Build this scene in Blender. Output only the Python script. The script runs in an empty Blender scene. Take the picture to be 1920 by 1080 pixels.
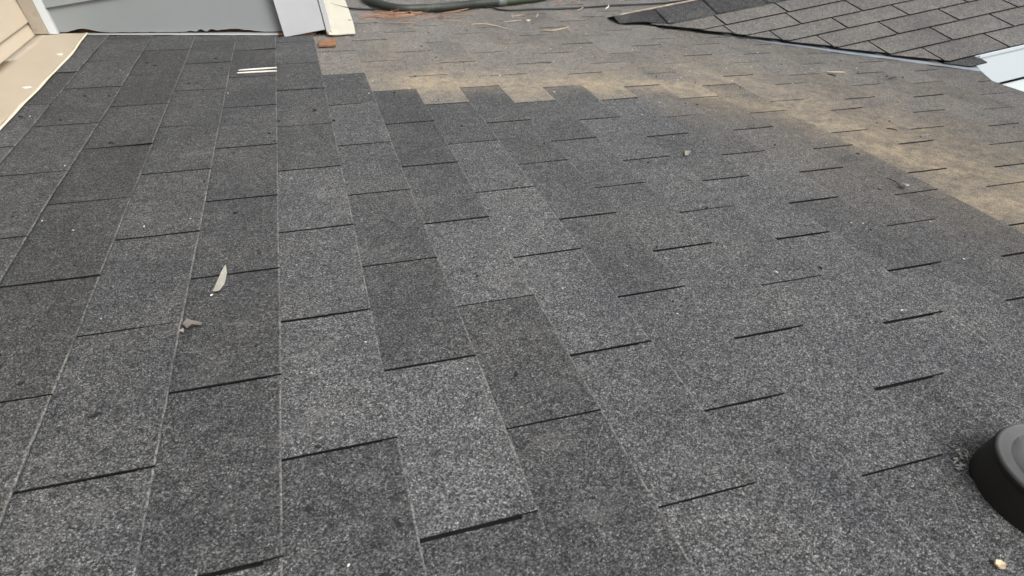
import bpy, bmesh, math, random
from mathutils import Vector, Matrix, noise
random.seed(7)
C = bpy.context.scene.collection
scene = bpy.context.scene
PITCH = math.radians(10.0)                    # pitch of the main roof; +x runs down the slope, +y along the courses
ROT = Matrix.Rotation(PITCH, 4, 'Y')

SLOTS = {-6: [0.06, 0.362, 0.664, 0.966, 1.268, 1.57, 1.872, 2.174, 2.476, 2.778, 3.08, 3.382, 3.684, 3.986, 4.288], -5: [-0.09, 0.212, 0.514, 0.816, 1.118, 1.42, 1.722, 2.036, 2.348, 2.657, 2.959, 3.261, 3.563, 3.865, 4.167, 4.469], -4: [0.046, 0.348, 0.65, 0.952, 1.254, 1.556, 1.868, 2.187, 2.489, 2.791, 3.093, 3.395, 3.697, 3.999, 4.301], -3: [0.18, 0.482, 0.784, 1.086, 1.395, 1.695, 2.009, 2.319, 2.621, 2.923, 3.225, 3.527, 3.829, 4.131, 4.433], -2: [0.017, 0.319, 0.621, 0.918, 1.218, 1.521, 1.826, 2.138, 2.44, 2.742, 3.044, 3.346, 3.648, 3.95, 4.252], -1: [0.155, 0.457, 0.757, 1.052, 1.357, 1.656, 1.965, 2.266, 2.606, 2.908, 3.21, 3.512, 3.814, 4.116, 4.418], 0: [-0.005, 0.297, 0.599, 0.892, 1.192, 1.494, 1.791, 2.113, 2.415, 2.717, 3.019, 3.321, 3.623, 3.925, 4.227], 1: [0.142, 0.444, 0.738, 1.034, 1.338, 1.632, 1.955, 2.269, 2.571, 2.873, 3.175, 3.477, 3.779, 4.081, 4.383], 2: [-0.02, 0.282, 0.584, 0.875, 1.176, 1.474, 1.774, 2.076, 2.424, 2.74, 3.042, 3.344, 3.646, 3.948, 4.25], 3: [0.116, 0.418, 0.71, 1.011, 1.304, 1.604, 1.928, 2.23, 2.553, 2.875, 3.177, 3.479, 3.781, 4.083, 4.385], 4: [-0.053, 0.249, 0.551, 0.844, 1.145, 1.444, 1.748, 2.087, 2.394, 2.697, 2.999, 3.301, 3.603, 3.905, 4.207], 5: [0.094, 0.396, 0.69, 0.98, 1.282, 1.585, 1.914, 2.216, 2.526, 2.839, 3.141, 3.443, 3.745, 4.047, 4.349], 6: [-0.074, 0.228, 0.53, 0.823, 1.126, 1.426, 1.739, 2.063, 2.358, 2.661, 2.963, 3.265, 3.567, 3.869, 4.171, 4.473], 7: [0.066, 0.368, 0.67, 0.974, 1.274, 1.58, 1.911, 2.213, 2.505, 2.807, 3.109, 3.411, 3.713, 4.015, 4.317], 8: [-0.091, 0.211, 0.513, 0.815, 1.123, 1.421, 1.73, 2.043, 2.346, 2.648, 2.95, 3.252, 3.554, 3.856, 4.158, 4.46], 9: [0.073, 0.375, 0.677, 0.979, 1.281, 1.593, 1.898, 2.19, 2.486, 2.788, 3.09, 3.392, 3.694, 3.996, 4.298], 10: [-0.093, 0.209, 0.511, 0.813, 1.115, 1.421, 1.73, 2.027, 2.32, 2.604, 2.89, 3.192, 3.494, 3.796, 4.098, 4.4], 11: [0.018, 0.32, 0.622, 0.924, 1.226, 1.529, 1.832, 2.133, 2.431, 2.724, 3.026, 3.328, 3.63, 3.932, 4.234], 12: [-0.095, 0.207, 0.509, 0.811, 1.113, 1.415, 1.719, 2.015, 2.31, 2.612, 2.914, 3.216, 3.518, 3.82, 4.122, 4.424], 13: [0.011, 0.313, 0.615, 0.917, 1.219, 1.521, 1.824, 2.125, 2.441, 2.737, 3.039, 3.341, 3.643, 3.945, 4.247], 14: [0.159, 0.461, 0.763, 1.065, 1.367, 1.666, 1.97, 2.267, 2.594, 2.896, 3.198, 3.5, 3.802, 4.104, 4.406], 15: [0.0, 0.302, 0.604, 0.906, 1.208, 1.51, 1.819, 2.122, 2.424, 2.726, 3.028, 3.33, 3.632, 3.934, 4.236], 16: [0.151, 0.453, 0.755, 1.057, 1.359, 1.661, 1.976, 2.278, 2.58, 2.882, 3.184, 3.486, 3.788, 4.09, 4.392], 17: [0.0, 0.302, 0.604, 0.906, 1.208, 1.51, 1.812, 2.135, 2.437, 2.739, 3.041, 3.343, 3.645, 3.947, 4.249], 18: [0.15, 0.452, 0.754, 1.056, 1.358, 1.66, 1.962, 2.264, 2.566, 2.868, 3.17, 3.472, 3.774, 4.076, 4.378]}
HOSE = [(0.4284, 3.5613), (0.434, 3.4503), (0.4593, 3.3848), (0.5088, 3.2839), (0.5764, 3.2361), (0.6798, 3.251), (0.821, 3.3057), (0.9734, 3.3772), (1.0839, 3.4228)]
HOSE2 = [(1.0839, 3.4228), (1.199, 3.4703), (1.3448, 3.5511)]
CABLE = [(0.206, 3.5298), (0.2205, 3.4768), (0.2828, 3.3756), (0.3388, 3.3148), (0.4452, 3.2975), (0.5034, 3.2331), (0.664, 3.2356), (0.7381, 3.2862), (0.9459, 3.3752), (1.0194, 3.3705), (1.0533, 3.3225), (1.1219, 3.3005), (1.2393, 3.3227), (1.4404, 3.3544), (1.7089, 3.4323), (2.0254, 3.4947), (2.1591, 3.5539), (2.5053, 3.7179)]
CLUMP = [(0.5181, 3.183)]
PALE_LEAF = [(-0.1067, 0.9925), (-0.0958, 0.9902), (-0.0896, 1.012), (-0.0873, 1.0495), (-0.0904, 1.0755), (-0.0949, 1.0618), (-0.1009, 1.0314)]
DARK_LEAF = [(-0.1435, 0.9054), (-0.1374, 0.9125), (-0.1155, 0.9063), (-0.1164, 0.8994), (-0.1283, 0.8964), (-0.1356, 0.8939)]
CHIP = [(-0.1481, 0.8912), (-0.1411, 0.8965), (-0.1403, 0.8881)]
GRAVEL = [(0.7678, 0.2461)]
SMALL_LEAF = [(1.0435, 1.4458), (1.0596, 1.4396), (1.0401, 1.4198), (1.0292, 1.4177)]
NAIL = [(1.4994, 1.1388), (1.4989, 1.2016), (1.49, 1.1468)]
WHITE_CHIP = [(0.8996, 0.8518), (0.9019, 0.8416)]
SCRAP = [(0.1561, 2.7025), (0.2239, 2.7257), (0.2144, 2.6255), (0.1536, 2.6202)]
STREAK = [(-0.1197, 2.3304), (0.0003, 2.3537), (-0.1226, 2.2994), (0.0001, 2.3149)]
TWIGS = [[(0.796, 3.1992), (0.9139, 3.2066)], [(0.7483, 3.235), (0.9095, 3.3388)], [(0.6349, 3.105), (0.6591, 3.1164), (0.7205, 3.1747)], [(0.7355, 3.2106), (0.7436, 3.1282), (0.707, 3.0604)], [(0.707, 3.0604), (0.8035, 3.0602)], [(0.8361, 2.9994), (0.9017, 2.9935), (0.9777, 2.9177)], [(1.0036, 3.0485), (1.0941, 3.0712)], [(1.0959, 3.2149), (1.0753, 3.1297)], [(1.0755, 3.1657), (1.1553, 3.2032)], [(1.1146, 3.4665), (1.2083, 3.5344)], [(1.1431, 2.8834), (1.1864, 2.8617), (1.279, 2.935)], [(1.1037, 2.8427), (1.1751, 2.8309)], [(1.2874, 2.9569), (1.255, 2.8395)], [(1.5035, 3.5994), (1.4176, 3.42)], [(1.5843, 3.6031), (1.5323, 3.4956)], [(1.4744, 3.3115), (1.5444, 3.3955)], [(1.6536, 3.3564), (1.7175, 3.4579)], [(1.1968, 3.1544), (1.2262, 3.2165)], [(2.0685, 2.1523), (2.0821, 2.1246), (2.1584, 2.1224)], [(2.0546, 2.1006), (2.0647, 2.0667)], [(2.2764, 2.0196), (2.3326, 2.0368)], [(1.8027, 1.5228), (1.8198, 1.4969)], [(1.4944, 1.1978), (1.495, 1.1709), (1.4929, 1.1419)], [(0.4643, 3.0393), (0.5954, 3.0065)], [(2.0803, 2.7136), (2.1813, 2.6686)]]
LEAF2 = [(1.125, 3.0925), (1.1441, 3.0693), (1.1206, 3.0464)]
DABS = [(-0.6788, 2.177), (-0.6811, 2.5515), (-0.695, 2.7516), (-0.6354, 2.1729), (-0.6401, 1.8922)]
DARKBITS = [(-0.534, 1.8991), (-0.0207, 1.7322), (-0.0089, 1.6733), (0.0022, 1.8236), (-0.6329, 1.936), (-0.517, 2.0988), (-0.4552, 2.0923), (-0.4074, 2.4413), (-0.379, 2.4068), (-0.1978, 2.4819), (-0.1736, 2.36), (0.1011, 1.8965), (-0.385, 1.7155), (-0.2317, 0.728), (-0.2263, 0.7316), (0.0279, 0.5129), (0.9202, 1.1271), (0.1015, 1.9058)]
TONES = [(-0.0559, 0.8749, 0.72), (-0.0604, 0.5782, 0.74), (-0.1, 1.1837, 0.85), (-0.3433, 1.329, 0.74), (-0.3867, 1.6742, 0.75), (-0.3617, 0.97, 0.72), (-0.61, 2.158, 0.75), (0.2281, 0.8564, 0.8), (0.3578, 0.6894, 0.8), (0.2101, 0.643, 0.85), (0.498, 1.6622, 0.8), (0.3338, 1.6445, 0.85), (0.332, 0.5058, 0.82), (0.2565, 0.3868, 0.85), (0.0614, 0.4859, 0.78), (0.2254, 0.5236, 1.25), (0.0845, 1.328, 1.15), (0.0839, 0.7647, 1.1), (0.0587, 1.0251, 1.05), (0.3371, 1.0066, 1.2), (0.478, 1.1554, 1.15), (0.4664, 0.7893, 1.12), (-0.2121, 0.7038, 0.95), (-0.2203, 1.0646, 0.95), (-0.2083, 0.5413, 1.0), (-0.2072, 1.4049, 1.0), (0.4803, 0.5787, 1.02), (0.0615, 1.6087, 0.82), (0.0579, 1.9155, 0.85), (-0.0542, 1.4789, 0.85), (-0.0808, 1.7801, 0.9), (0.0721, 2.3954, 0.8), (-0.068, 2.4739, 0.75), (-0.3862, 2.136, 0.75), (-0.209, 2.288, 0.85), (-0.3739, 2.4928, 0.75), (-0.1737, 1.643, 0.9), (0.3274, 1.259, 1.1), (0.1784, 1.1638, 0.88), (0.7553, 0.864, 1.02), (0.6313, 1.0554, 0.92), (0.7035, 1.7217, 0.8), (0.7992, 1.7562, 0.78), (0.3305, 1.9083, 0.82), (0.4726, 1.8195, 0.8), (0.5882, 1.8296, 0.85), (0.9238, 1.894, 0.85), (1.0914, 1.5393, 0.9), (0.1674, 1.4908, 1.0), (0.4176, 1.3874, 0.95)]  # per-tab tones (u, v, tone), partly including the light falling on each tab
CAM_ROT = [[0.95494, -0.290774, 0.059495], [0.113433, 0.5428, 0.832167], [-0.274266, -0.787921, 0.551325]]
CAM_LOC = [0.07503, 0.0, 0.63822] ; F_PX = 1213.21


# ------------------------------------------------------------------ camera, sky, sun, exposure
cam = bpy.data.objects.new('camera', bpy.data.cameras.new('camera'))
C.objects.link(cam)
m = Matrix.Identity(4)
for i in range(3):
    for j in range(3):
        m[j][i] = CAM_ROT[i][j]
m.translation = Vector(CAM_LOC)
cam.matrix_world = ROT @ m
cam.data.sensor_width = 36.0
cam.data.lens = F_PX / 1920 * 36.0
cam.data.clip_start = 0.02
cam.data.clip_end = 400
cam.data.dof.use_dof = True
cam.data.dof.focus_distance = 1.45
cam.data.dof.aperture_fstop = 8.0
scene.camera = cam

SUN_EL, SUN_AZ = math.radians(46), math.radians(-52)     # azimuth counted from +x towards +y
w = bpy.data.worlds.new('World'); scene.world = w; w.use_nodes = True
nt = w.node_tree; bg = nt.nodes['Background']
sky = nt.nodes.new('ShaderNodeTexSky'); sky.sky_type = 'NISHITA'; sky.sun_disc = False
sky.sun_elevation = SUN_EL; sky.sun_rotation = math.radians(90) - SUN_AZ
sky.dust_density = 5.0; sky.air_density = 1.0; sky.ozone_density = 1.0
hs = nt.nodes.new('ShaderNodeHueSaturation'); hs.inputs['Saturation'].default_value = 0.30
nt.links.new(sky.outputs[0], hs.inputs['Color']); nt.links.new(hs.outputs[0], bg.inputs['Color'])
bg.inputs['Strength'].default_value = 0.13
sun = bpy.data.objects.new('sun', bpy.data.lights.new('sun', 'SUN')); C.objects.link(sun)
sun.data.energy = 1.5; sun.data.angle = math.radians(22); sun.data.color = (1.0, 0.96, 0.90)
sdir = Vector((math.cos(SUN_EL)*math.cos(SUN_AZ), math.cos(SUN_EL)*math.sin(SUN_AZ), math.sin(SUN_EL)))
sun.rotation_euler = sdir.to_track_quat('Z', 'Y').to_euler()
vs = scene.view_settings
vs.view_transform = 'Standard'; vs.look = 'None'; vs.gamma = 1.0; vs.use_curve_mapping = False
vs.exposure = 0.72

# ------------------------------------------------------------------ helpers
def obj(name, me, mats, parent=None, loc=None):
    if isinstance(me, bmesh.types.BMesh):
        bm = me; me = bpy.data.meshes.new(name); bm.normal_update(); bm.to_mesh(me); bm.free()
    o = bpy.data.objects.new(name, me)
    for mm in (mats if isinstance(mats, (list, tuple)) else [mats]):
        if mm is not None: me.materials.append(mm)
    if parent is not None: o.parent = parent
    if loc is not None: o.location = loc
    C.objects.link(o)
    return o
def tag(o, label, cat, group=None, kind=None):
    if label: o['label'] = label
    if cat: o['category'] = cat
    if group: o['group'] = group
    if kind: o['kind'] = kind
    return o
def thing(name, label, cat, mat=None, group=None):
    o = bpy.data.objects.new(name, None); C.objects.link(o); o.empty_display_size = 0.1
    if mat is not None: o.matrix_world = mat
    return tag(o, label, cat, group, 'thing')
def onroof(u, v, n=0.0, rz=0.0):
    return ROT @ Matrix.Translation((u, v, n)) @ Matrix.Rotation(rz, 4, 'Z')
def RW(u, v, n=0.0):
    return ROT @ Vector((u, v, n))
def smooth(o):
    for p in o.data.polygons: p.use_smooth = True
    return o
def add_box(bm, x0, x1, y0, y1, z0, z1):
    vs_ = [bm.verts.new(p) for p in ((x0,y0,z0),(x1,y0,z0),(x1,y1,z0),(x0,y1,z0),(x0,y0,z1),(x1,y0,z1),(x1,y1,z1),(x0,y1,z1))]
    for f in ((3,2,1,0),(4,5,6,7),(0,1,5,4),(1,2,6,5),(2,3,7,6),(3,0,4,7)):
        bm.faces.new([vs_[i] for i in f])
def box(x0, x1, y0, y1, z0, z1, bev=0.0):
    bm = bmesh.new(); add_box(bm, x0, x1, y0, y1, z0, z1)
    if bev: bmesh.ops.bevel(bm, geom=bm.edges[:], offset=bev, segments=2, affect='EDGES')
    return bm
def prism(pts, d):
    """polygon (3-D points, any order consistent) extruded along vector d"""
    bm = bmesh.new(); d = Vector(d)
    a = [bm.verts.new(p) for p in pts]; b = [bm.verts.new(Vector(p) + d) for p in pts]
    k = len(a)
    bm.faces.new(a[::-1]); bm.faces.new(b)
    for i in range(k): bm.faces.new((a[i], a[(i+1) % k], b[(i+1) % k], b[i]))
    bmesh.ops.recalc_face_normals(bm, faces=bm.faces[:])
    return bm
def catmull(P, sub=6):
    P = [Vector(p) for p in P]; out = []
    for i in range(len(P)-1):
        p0 = P[max(i-1,0)]; p1 = P[i]; p2 = P[i+1]; p3 = P[min(i+2,len(P)-1)]
        for s in range(sub):
            t = s/sub
            out.append(0.5*((2*p1)+(p2-p0)*t+(2*p0-5*p1+4*p2-p3)*t*t+(3*p1-p0-3*p2+p3)*t**3))
    out.append(P[-1]); return out
def add_tube(bm, P, r, seg=8, flat=1.0):
    P = [Vector(p) for p in P]; rings = []
    for i, p in enumerate(P):
        d = (P[min(i+1,len(P)-1)] - P[max(i-1,0)]).normalized()
        a = d.cross(Vector((0,0,1)))
        if a.length < 1e-4: a = d.cross(Vector((0,1,0)))
        a.normalize(); b = a.cross(d).normalized()
        rr = r[i] if isinstance(r, (list, tuple)) else r
        rings.append([bm.verts.new(p + a*rr*math.cos(t) + b*rr*flat*math.sin(t)) for t in [2*math.pi*k/seg for k in range(seg)]])
    for i in range(len(rings)-1):
        for k in range(seg):
            bm.faces.new((rings[i][k], rings[i][(k+1)%seg], rings[i+1][(k+1)%seg], rings[i+1][k]))
    bm.faces.new(rings[0][::-1]); bm.faces.new(rings[-1])
    bmesh.ops.recalc_face_normals(bm, faces=bm.faces[:])
def add_lathe(bm, prof, seg=64):
    rings = []
    for r, z in prof:
        if r < 1e-6: rings.append([bm.verts.new((0,0,z))])
        else: rings.append([bm.verts.new((r*math.cos(2*math.pi*k/seg), r*math.sin(2*math.pi*k/seg), z)) for k in range(seg)])
    for a, b in zip(rings, rings[1:]):
        for k in range(seg):
            k2 = (k+1) % seg
            if len(a) == 1 and len(b) == 1: continue
            if len(b) == 1: bm.faces.new((a[k], a[k2], b[0]))
            elif len(a) == 1: bm.faces.new((a[0], b[k2], b[k]))
            else: bm.faces.new((a[k], a[k2], b[k2], b[k]))
    bmesh.ops.recalc_face_normals(bm, faces=bm.faces[:])
def clip(poly, a, b, c):
    """keep the side a*x+b*y+c >= 0"""
    out = []
    for i in range(len(poly)):
        p, q = poly[i], poly[(i+1) % len(poly)]
        dp, dq = a*p[0]+b*p[1]+c, a*q[0]+b*q[1]+c
        if dp >= 0: out.append(p)
        if (dp >= 0) != (dq >= 0):
            t = dp/(dp-dq); out.append((p[0]+(q[0]-p[0])*t, p[1]+(q[1]-p[1])*t))
    return out

# ------------------------------------------------------------------ materials
class N:
    def __init__(s, name):
        s.m = bpy.data.materials.new(name); s.m.use_nodes = True; s.t = s.m.node_tree
        s.b = s.t.nodes['Principled BSDF']
    def n(s, typ, **k):
        x = s.t.nodes.new(typ)
        for a, v in k.items():
            if a.startswith('i_'):
                key = a[2:]
                x.inputs[int(key) if key.isdigit() else key.replace('_', ' ')].default_value = v
            else: setattr(x, a, v)
        return x
    def l(s, a, b): s.t.links.new(a, b)
    def coord(s, kind='Object'): return s.n('ShaderNodeTexCoord').outputs[kind]
    def noise(s, co, scale, detail=3, rough=.5):
        x = s.n('ShaderNodeTexNoise', i_Scale=scale, i_Detail=detail, i_Roughness=rough); s.l(co, x.inputs['Vector']); return x.outputs['Fac']
    def ramp(s, fac, stops):
        r = s.n('ShaderNodeValToRGB'); el = r.color_ramp.elements
        while len(el) < len(stops): el.new(0.5)
        for e, (p, c) in zip(el, stops):
            e.position = p; e.color = (c, c, c, 1) if isinstance(c, float) else (*c, 1)
        s.l(fac, r.inputs[0]); return r.outputs[0]
    def math(s, op, a, b=None, clamp=False):
        x = s.n('ShaderNodeMath', operation=op); x.use_clamp = clamp
        for i, q in enumerate((a, b)):
            if q is None: continue
            if isinstance(q, (int, float)): x.inputs[i].default_value = q
            else: s.l(q, x.inputs[i])
        return x.outputs[0]
    def mix(s, fac, a, b, mode='MIX'):
        x = s.n('ShaderNodeMix', data_type='RGBA', blend_type=mode)
        for i, q in ((0, fac), (6, a), (7, b)):
            if isinstance(q, (int, float)): x.inputs[i].default_value = q
            elif isinstance(q, tuple): x.inputs[i].default_value = (*q, 1)
            else: s.l(q, x.inputs[i])
        return x.outputs[2]
    def attr(s, name): return s.n('ShaderNodeAttribute', attribute_name=name)
    def bump(s, h, dist, strength=1.0, normal=None):
        x = s.n('ShaderNodeBump', i_Strength=strength, i_Distance=dist); s.l(h, x.inputs['Height'])
        if normal is not None: s.l(normal, x.inputs['Normal'])
        return x.outputs[0]
    def set(s, **k):
        for a, v in k.items():
            i = s.b.inputs[a.replace('_', ' ')]
            if isinstance(v, (int, float)): i.default_value = v
            elif isinstance(v, tuple): i.default_value = (*v, 1)
            else: s.l(v, i)
        return s

def granule_material(name, base=1.0, warm=0.0):
    """mineral granules pressed into asphalt: position attribute rp in metres, per-shingle tone, dust and worn edge"""
    g = N(name)
    rp = g.attr('rp').outputs['Vector']
    vor = g.n('ShaderNodeTexVoronoi', i_Scale=640.0); g.l(rp, vor.inputs['Vector'])
    sep = g.n('ShaderNodeSeparateColor'); g.l(vor.outputs['Color'], sep.inputs[0])
    grain = g.ramp(sep.outputs[0], [(0.0, (.014,.0143,.0152)), (.25, (.036,.037,.0395)), (.50, (.074,.076,.079)), (.76, (.138,.140,.142)), (.94, (.218,.218,.213)), (1.0, (.35,.345,.33))])
    vor2 = g.n('ShaderNodeTexVoronoi', i_Scale=280.0); g.l(rp, vor2.inputs['Vector'])
    sep2 = g.n('ShaderNodeSeparateColor'); g.l(vor2.outputs['Color'], sep2.inputs[0])
    clump = g.ramp(sep2.outputs[1], [(0.0, .70), (.5, .98), (1.0, 1.28)])
    col = g.mix(1.0, grain, clump, 'MULTIPLY')
    mid = g.ramp(g.noise(rp, 42, 5, .7), [(.30, .76), (.5, 1.0), (.72, 1.24)])
    col = g.mix(1.0, col, mid, 'MULTIPLY')
    big = g.ramp(g.noise(rp, 4.2, 4, .6), [(.30, (.80,.83,.88)), (.5, (.98,1.0,1.03)), (.70, (1.17,1.18,1.17))])
    col = g.mix(1.0, col, big, 'MULTIPLY')
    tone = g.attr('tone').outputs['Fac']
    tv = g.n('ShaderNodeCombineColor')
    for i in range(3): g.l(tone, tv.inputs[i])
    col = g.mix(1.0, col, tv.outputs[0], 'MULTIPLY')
    # scuffed pale smears, and small pits where granules are gone
    sc = g.n('ShaderNodeMapping'); sc.inputs['Scale'].default_value = (5.0, 9.0, 1.0); sc.inputs['Rotation'].default_value = (0, 0, .5); g.l(rp, sc.inputs['Vector'])
    scuff = g.ramp(g.noise(sc.outputs[0], 1.6, 8, .72), [(.56, 0.0), (.74, .34)])
    col = g.mix(scuff, col, (.25, .25, .24))
    pit = g.ramp(g.noise(rp, 70, 3, .6), [(.64, 1.0), (.70, .45)])
    col = g.mix(1.0, col, pit, 'MULTIPLY')
    # pale grit worn bare along the butt edge
    en = g.noise(rp, 160, 3, .7)
    edge = g.math('MULTIPLY', g.math('MULTIPLY', g.attr('edge').outputs['Fac'], g.ramp(en, [(.38, 0.05), (.60, 1.0)])), g.ramp(g.noise(rp, 9, 3, .6), [(.36, .25), (.60, 1.0)]), True)
    col = g.mix(g.math('MULTIPLY', edge, .92), col, (.42, .41, .39))
    # settled tan dust: heavier in the hollows, none on the largest grains
    dn = g.math('MULTIPLY', g.ramp(g.noise(rp, 26, 5, .75), [(.28, .2), (.62, 1.25)]), g.ramp(g.noise(rp, 5.5, 5, .65), [(.30, .45), (.64, 1.3)]))
    dg = g.ramp(sep.outputs[1], [(0.1, .35), (.75, 1.2)])
    dust = g.math('MULTIPLY', g.math('MULTIPLY', g.attr('dust').outputs['Fac'], dn), dg, True)
    col = g.mix(dust, col, (.53, .43, .295))
    h1 = g.math('ADD', g.math('MULTIPLY', vor.outputs['Distance'], -1.0), sep.outputs[2])
    b1 = g.bump(h1, .0030, 1.0)
    b2 = g.bump(g.noise(rp, 55, 3, .6), .0016, .55, b1)
    rough = g.ramp(sep.outputs[2], [(0.0, .62), (1.0, .95)])
    g.set(Base_Color=col, Roughness=rough, Normal=b2); g.b.inputs['Specular IOR Level'].default_value = .38; g.b.inputs['Diffuse Roughness'].default_value = 1.0
    return g.m

def painted(name, col, var=.06, rough=.55, dirt=None, scale=6.0, bump=0.0, spec=.4, metal=0.0):
    g = N(name); co = g.coord('Object')
    f = g.ramp(g.noise(co, scale, 5, .6), [(.3, tuple(c*(1-var) for c in col)), (.7, tuple(min(1, c*(1+var)) for c in col))])
    if dirt:
        dcol, amt, sc = dirt
        d = g.ramp(g.noise(co, sc, 6, .7), [(1-amt, 0.0), (min(1, 1-amt+.16), .75)])
        f = g.mix(d, f, dcol)
    g.set(Base_Color=f, Roughness=rough, Metallic=metal); g.b.inputs['Specular IOR Level'].default_value = spec
    if bump: g.set(Normal=g.bump(g.noise(co, scale*30, 4, .6), bump, .6))
    return g.m
M = dict(
    shingle=granule_material('shingle_granules'),
    asphalt=painted('black_asphalt', (.010,.010,.010), .3, .9, scale=80, bump=.0004, spec=.15),
    tan=painted('tan_siding', (.55,.47,.365), .04, .5, scale=3),
    apron=painted('tan_metal', (.70,.62,.50), .05, .42, ((.55,.46,.35), .34, 9.0), 4, spec=.5),
    hem=painted('cream_metal', (.76,.69,.52), .06, .4),
    tantrim=painted('brown_grey_trim', (.27,.235,.19), .12, .6, ((.14,.12,.10), .45, 20.0)),
    white=painted('white_trim', (.46,.49,.50), .05, .5, ((.35,.34,.31), .30, 25.0)),
    grey=painted('grey_siding', (.205,.225,.232), .05, .5, ((.14,.145,.14), .27, 7.0), 3, bump=.0002),
    board=painted('pale_grey_board', (.41,.425,.45), .05, .5, ((.33,.29,.25), .28, 12.0), 5),
    rotten=painted('rotten_wood', (.115,.058,.030), .6, .9, ((.014,.011,.009), .58, 14.0), 25, bump=.002, spec=.15),
    wood=painted('orange_brown_wood', (.21,.115,.068), .3, .85, ((.24,.10,.05), .45, 30.0), 40, bump=.001, spec=.2),
    rawwood=painted('raw_wood', (.42,.31,.20), .25, .85, scale=40),
    strip=painted('dull_zinc', (.30,.315,.32), .12, .45, ((.2,.2,.19), .35, 18.0), 8, metal=.3),
    cream=painted('weathered_white_metal', (.82,.80,.69), .05, .5, ((.50,.48,.40), .25, 11.0), 4),
    valley=painted('blue_grey_metal', (.23,.265,.31), .30, .45, ((.36,.24,.15), .44, 9.0), 10, metal=.25),
    black=painted('black_plastic', (.010,.0105,.0095), .25, .6, ((.03,.03,.03), .34, 30.0), 12, bump=.0003, spec=.25),
    cap=painted('grey_black_plastic', (.020,.021,.024), .35, .33, ((.09,.09,.088), .36, 25.0), 14, spec=.6),
    rim=painted('sky_sheen_plastic', (.060,.061,.062), .25, .45, ((.03,.03,.03), .40, 20.0), 14, spec=.5),  # lighter base colour stands in for the flat ring's sky reflection
    hose=painted('dark_green_rubber', (.026,.030,.025), .3, .5, ((.10,.10,.075), .42, 16.0), 14, bump=.0008),
    greenhose=painted('green_rubber', (.032,.045,.024), .2, .5),
    collar=painted('grey_collar', (.10,.12,.11), .1, .5),
    cable=painted('black_cable', (.014,.014,.014), .2, .5),
    needle=painted('tan_pine_needle', (.33,.19,.12), .3, .7, scale=30),
    palet=painted('pale_dry_stem', (.50,.40,.29), .25, .75, scale=30),
    darkt=painted('dark_twig', (.045,.035,.027), .3, .85, scale=40),
    deadleaf=painted('dry_pale_leaf', (.30,.295,.26), .2, .7, ((.22,.205,.175), .45, 60.0), 40),
    brownleaf=painted('dark_dry_leaf', (.125,.112,.098), .25, .85, scale=60),
    brownleaf2=painted('pale_brown_leaf', (.22,.20,.17), .25, .8, scale=60),
    yellowleaf=painted('yellow_dry_leaf', (.50,.40,.27), .2, .7, scale=60),
    sealant=painted('white_sealant', (.58,.56,.51), .08, .5, ((.45,.42,.36), .35, 60.0)),
    nail=painted('galvanised_steel', (.36,.36,.36), .1, .38, scale=40, metal=.9),
    grit=painted('pale_grit', (.62,.60,.55), .2, .8, scale=200),
    crumb=painted('dark_crumb', (.014,.013,.012), .3, .9, scale=80),
    fascia=painted('white_aluminium', (.50,.55,.60), .02, .45),
    soffit=painted('white_vinyl', (.60,.655,.69), .02, .5),
    batten=painted('bare_batten', (.30,.24,.18), .3, .8, ((.55,.52,.47), .5, 16.0), 18, bump=.001),
    deck=painted('felt', (.012,.012,.012), .3, .95, scale=30, spec=.1),
    plywood=painted('plywood', (.22,.15,.09), .2, .85),
    ground=painted('ground_grass', (.06,.075,.035), .35, .95, scale=1.5),
)

# ------------------------------------------------------------------ ground
bm = bmesh.new(); bmesh.ops.create_grid(bm, x_segments=2, y_segments=2, size=150)
g = obj('ground', bm, M['ground'], loc=(0, 0, -3.4)); tag(g, None, None, kind='structure')

# ------------------------------------------------------------------ main roof
E = 0.143
DEV = {-6:-.02,-5:-.02,-4:-.018,-3:-.012,-2:-.006,-1:-.003,0:-.0015,1:-.001,2:-.004,3:-.006,4:-.007,5:-.010,6:-.012,7:-.010,8:-.008,9:-.002,10:.006,11:.015,12:.022,13:.028,14:.037,15:.050,16:.062,17:.075,18:.085,19:.0}
def line(c, v):
    u = c*E + DEV[c]
    if c == 19: u = 2.745
    return u + .0016*noise.noise(Vector((c*7.3, v*1.7, 0))) + .0010*noise.noise(Vector((c*3.1, v*24, 5)))
roof = thing('shingle_roof', 'weathered dark grey asphalt shingle roof filling most of the photo', 'roof', ROT.copy())

def project(u, v):
    p = cam.matrix_world.inverted() @ (ROT @ Vector((u, v, 0)))
    if p.z > -0.05: return None
    return (F_PX*p.x/-p.z, F_PX*p.y/-p.z, -p.z)
tone_rng = random.Random(11)
def tone_for(b, v0, v1):
    t = .98 + tone_rng.uniform(-.15, .15)
    u0, u1 = b*E, (b+1)*E
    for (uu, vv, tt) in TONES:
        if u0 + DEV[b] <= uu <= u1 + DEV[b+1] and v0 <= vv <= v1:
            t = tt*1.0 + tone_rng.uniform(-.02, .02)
    t *= .80 if b <= -3 else (.85 if b == -2 else (.91 if b == -1 else 1.0))  # left courses toned down, painting in the shade of the house walls
    if old_side(b, (v0+v1)/2): t *= 1.68 if b < 11 else 1.36 + .32*max(0, min(1, (v0-1.1)/1.0))  # older shingles are paler; part of this lift stands in for sky sheen
    elif b >= 3: t *= (1.12 if b < 5 else 1.25) + .08*max(0, min(1, (v0-.8)/.8))  # right-hand courses toned up, painting in the brighter grazing sky light
    return t
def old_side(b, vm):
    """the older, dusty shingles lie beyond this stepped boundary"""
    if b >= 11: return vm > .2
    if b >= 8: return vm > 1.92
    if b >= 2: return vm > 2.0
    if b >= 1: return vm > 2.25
    return False
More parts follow.
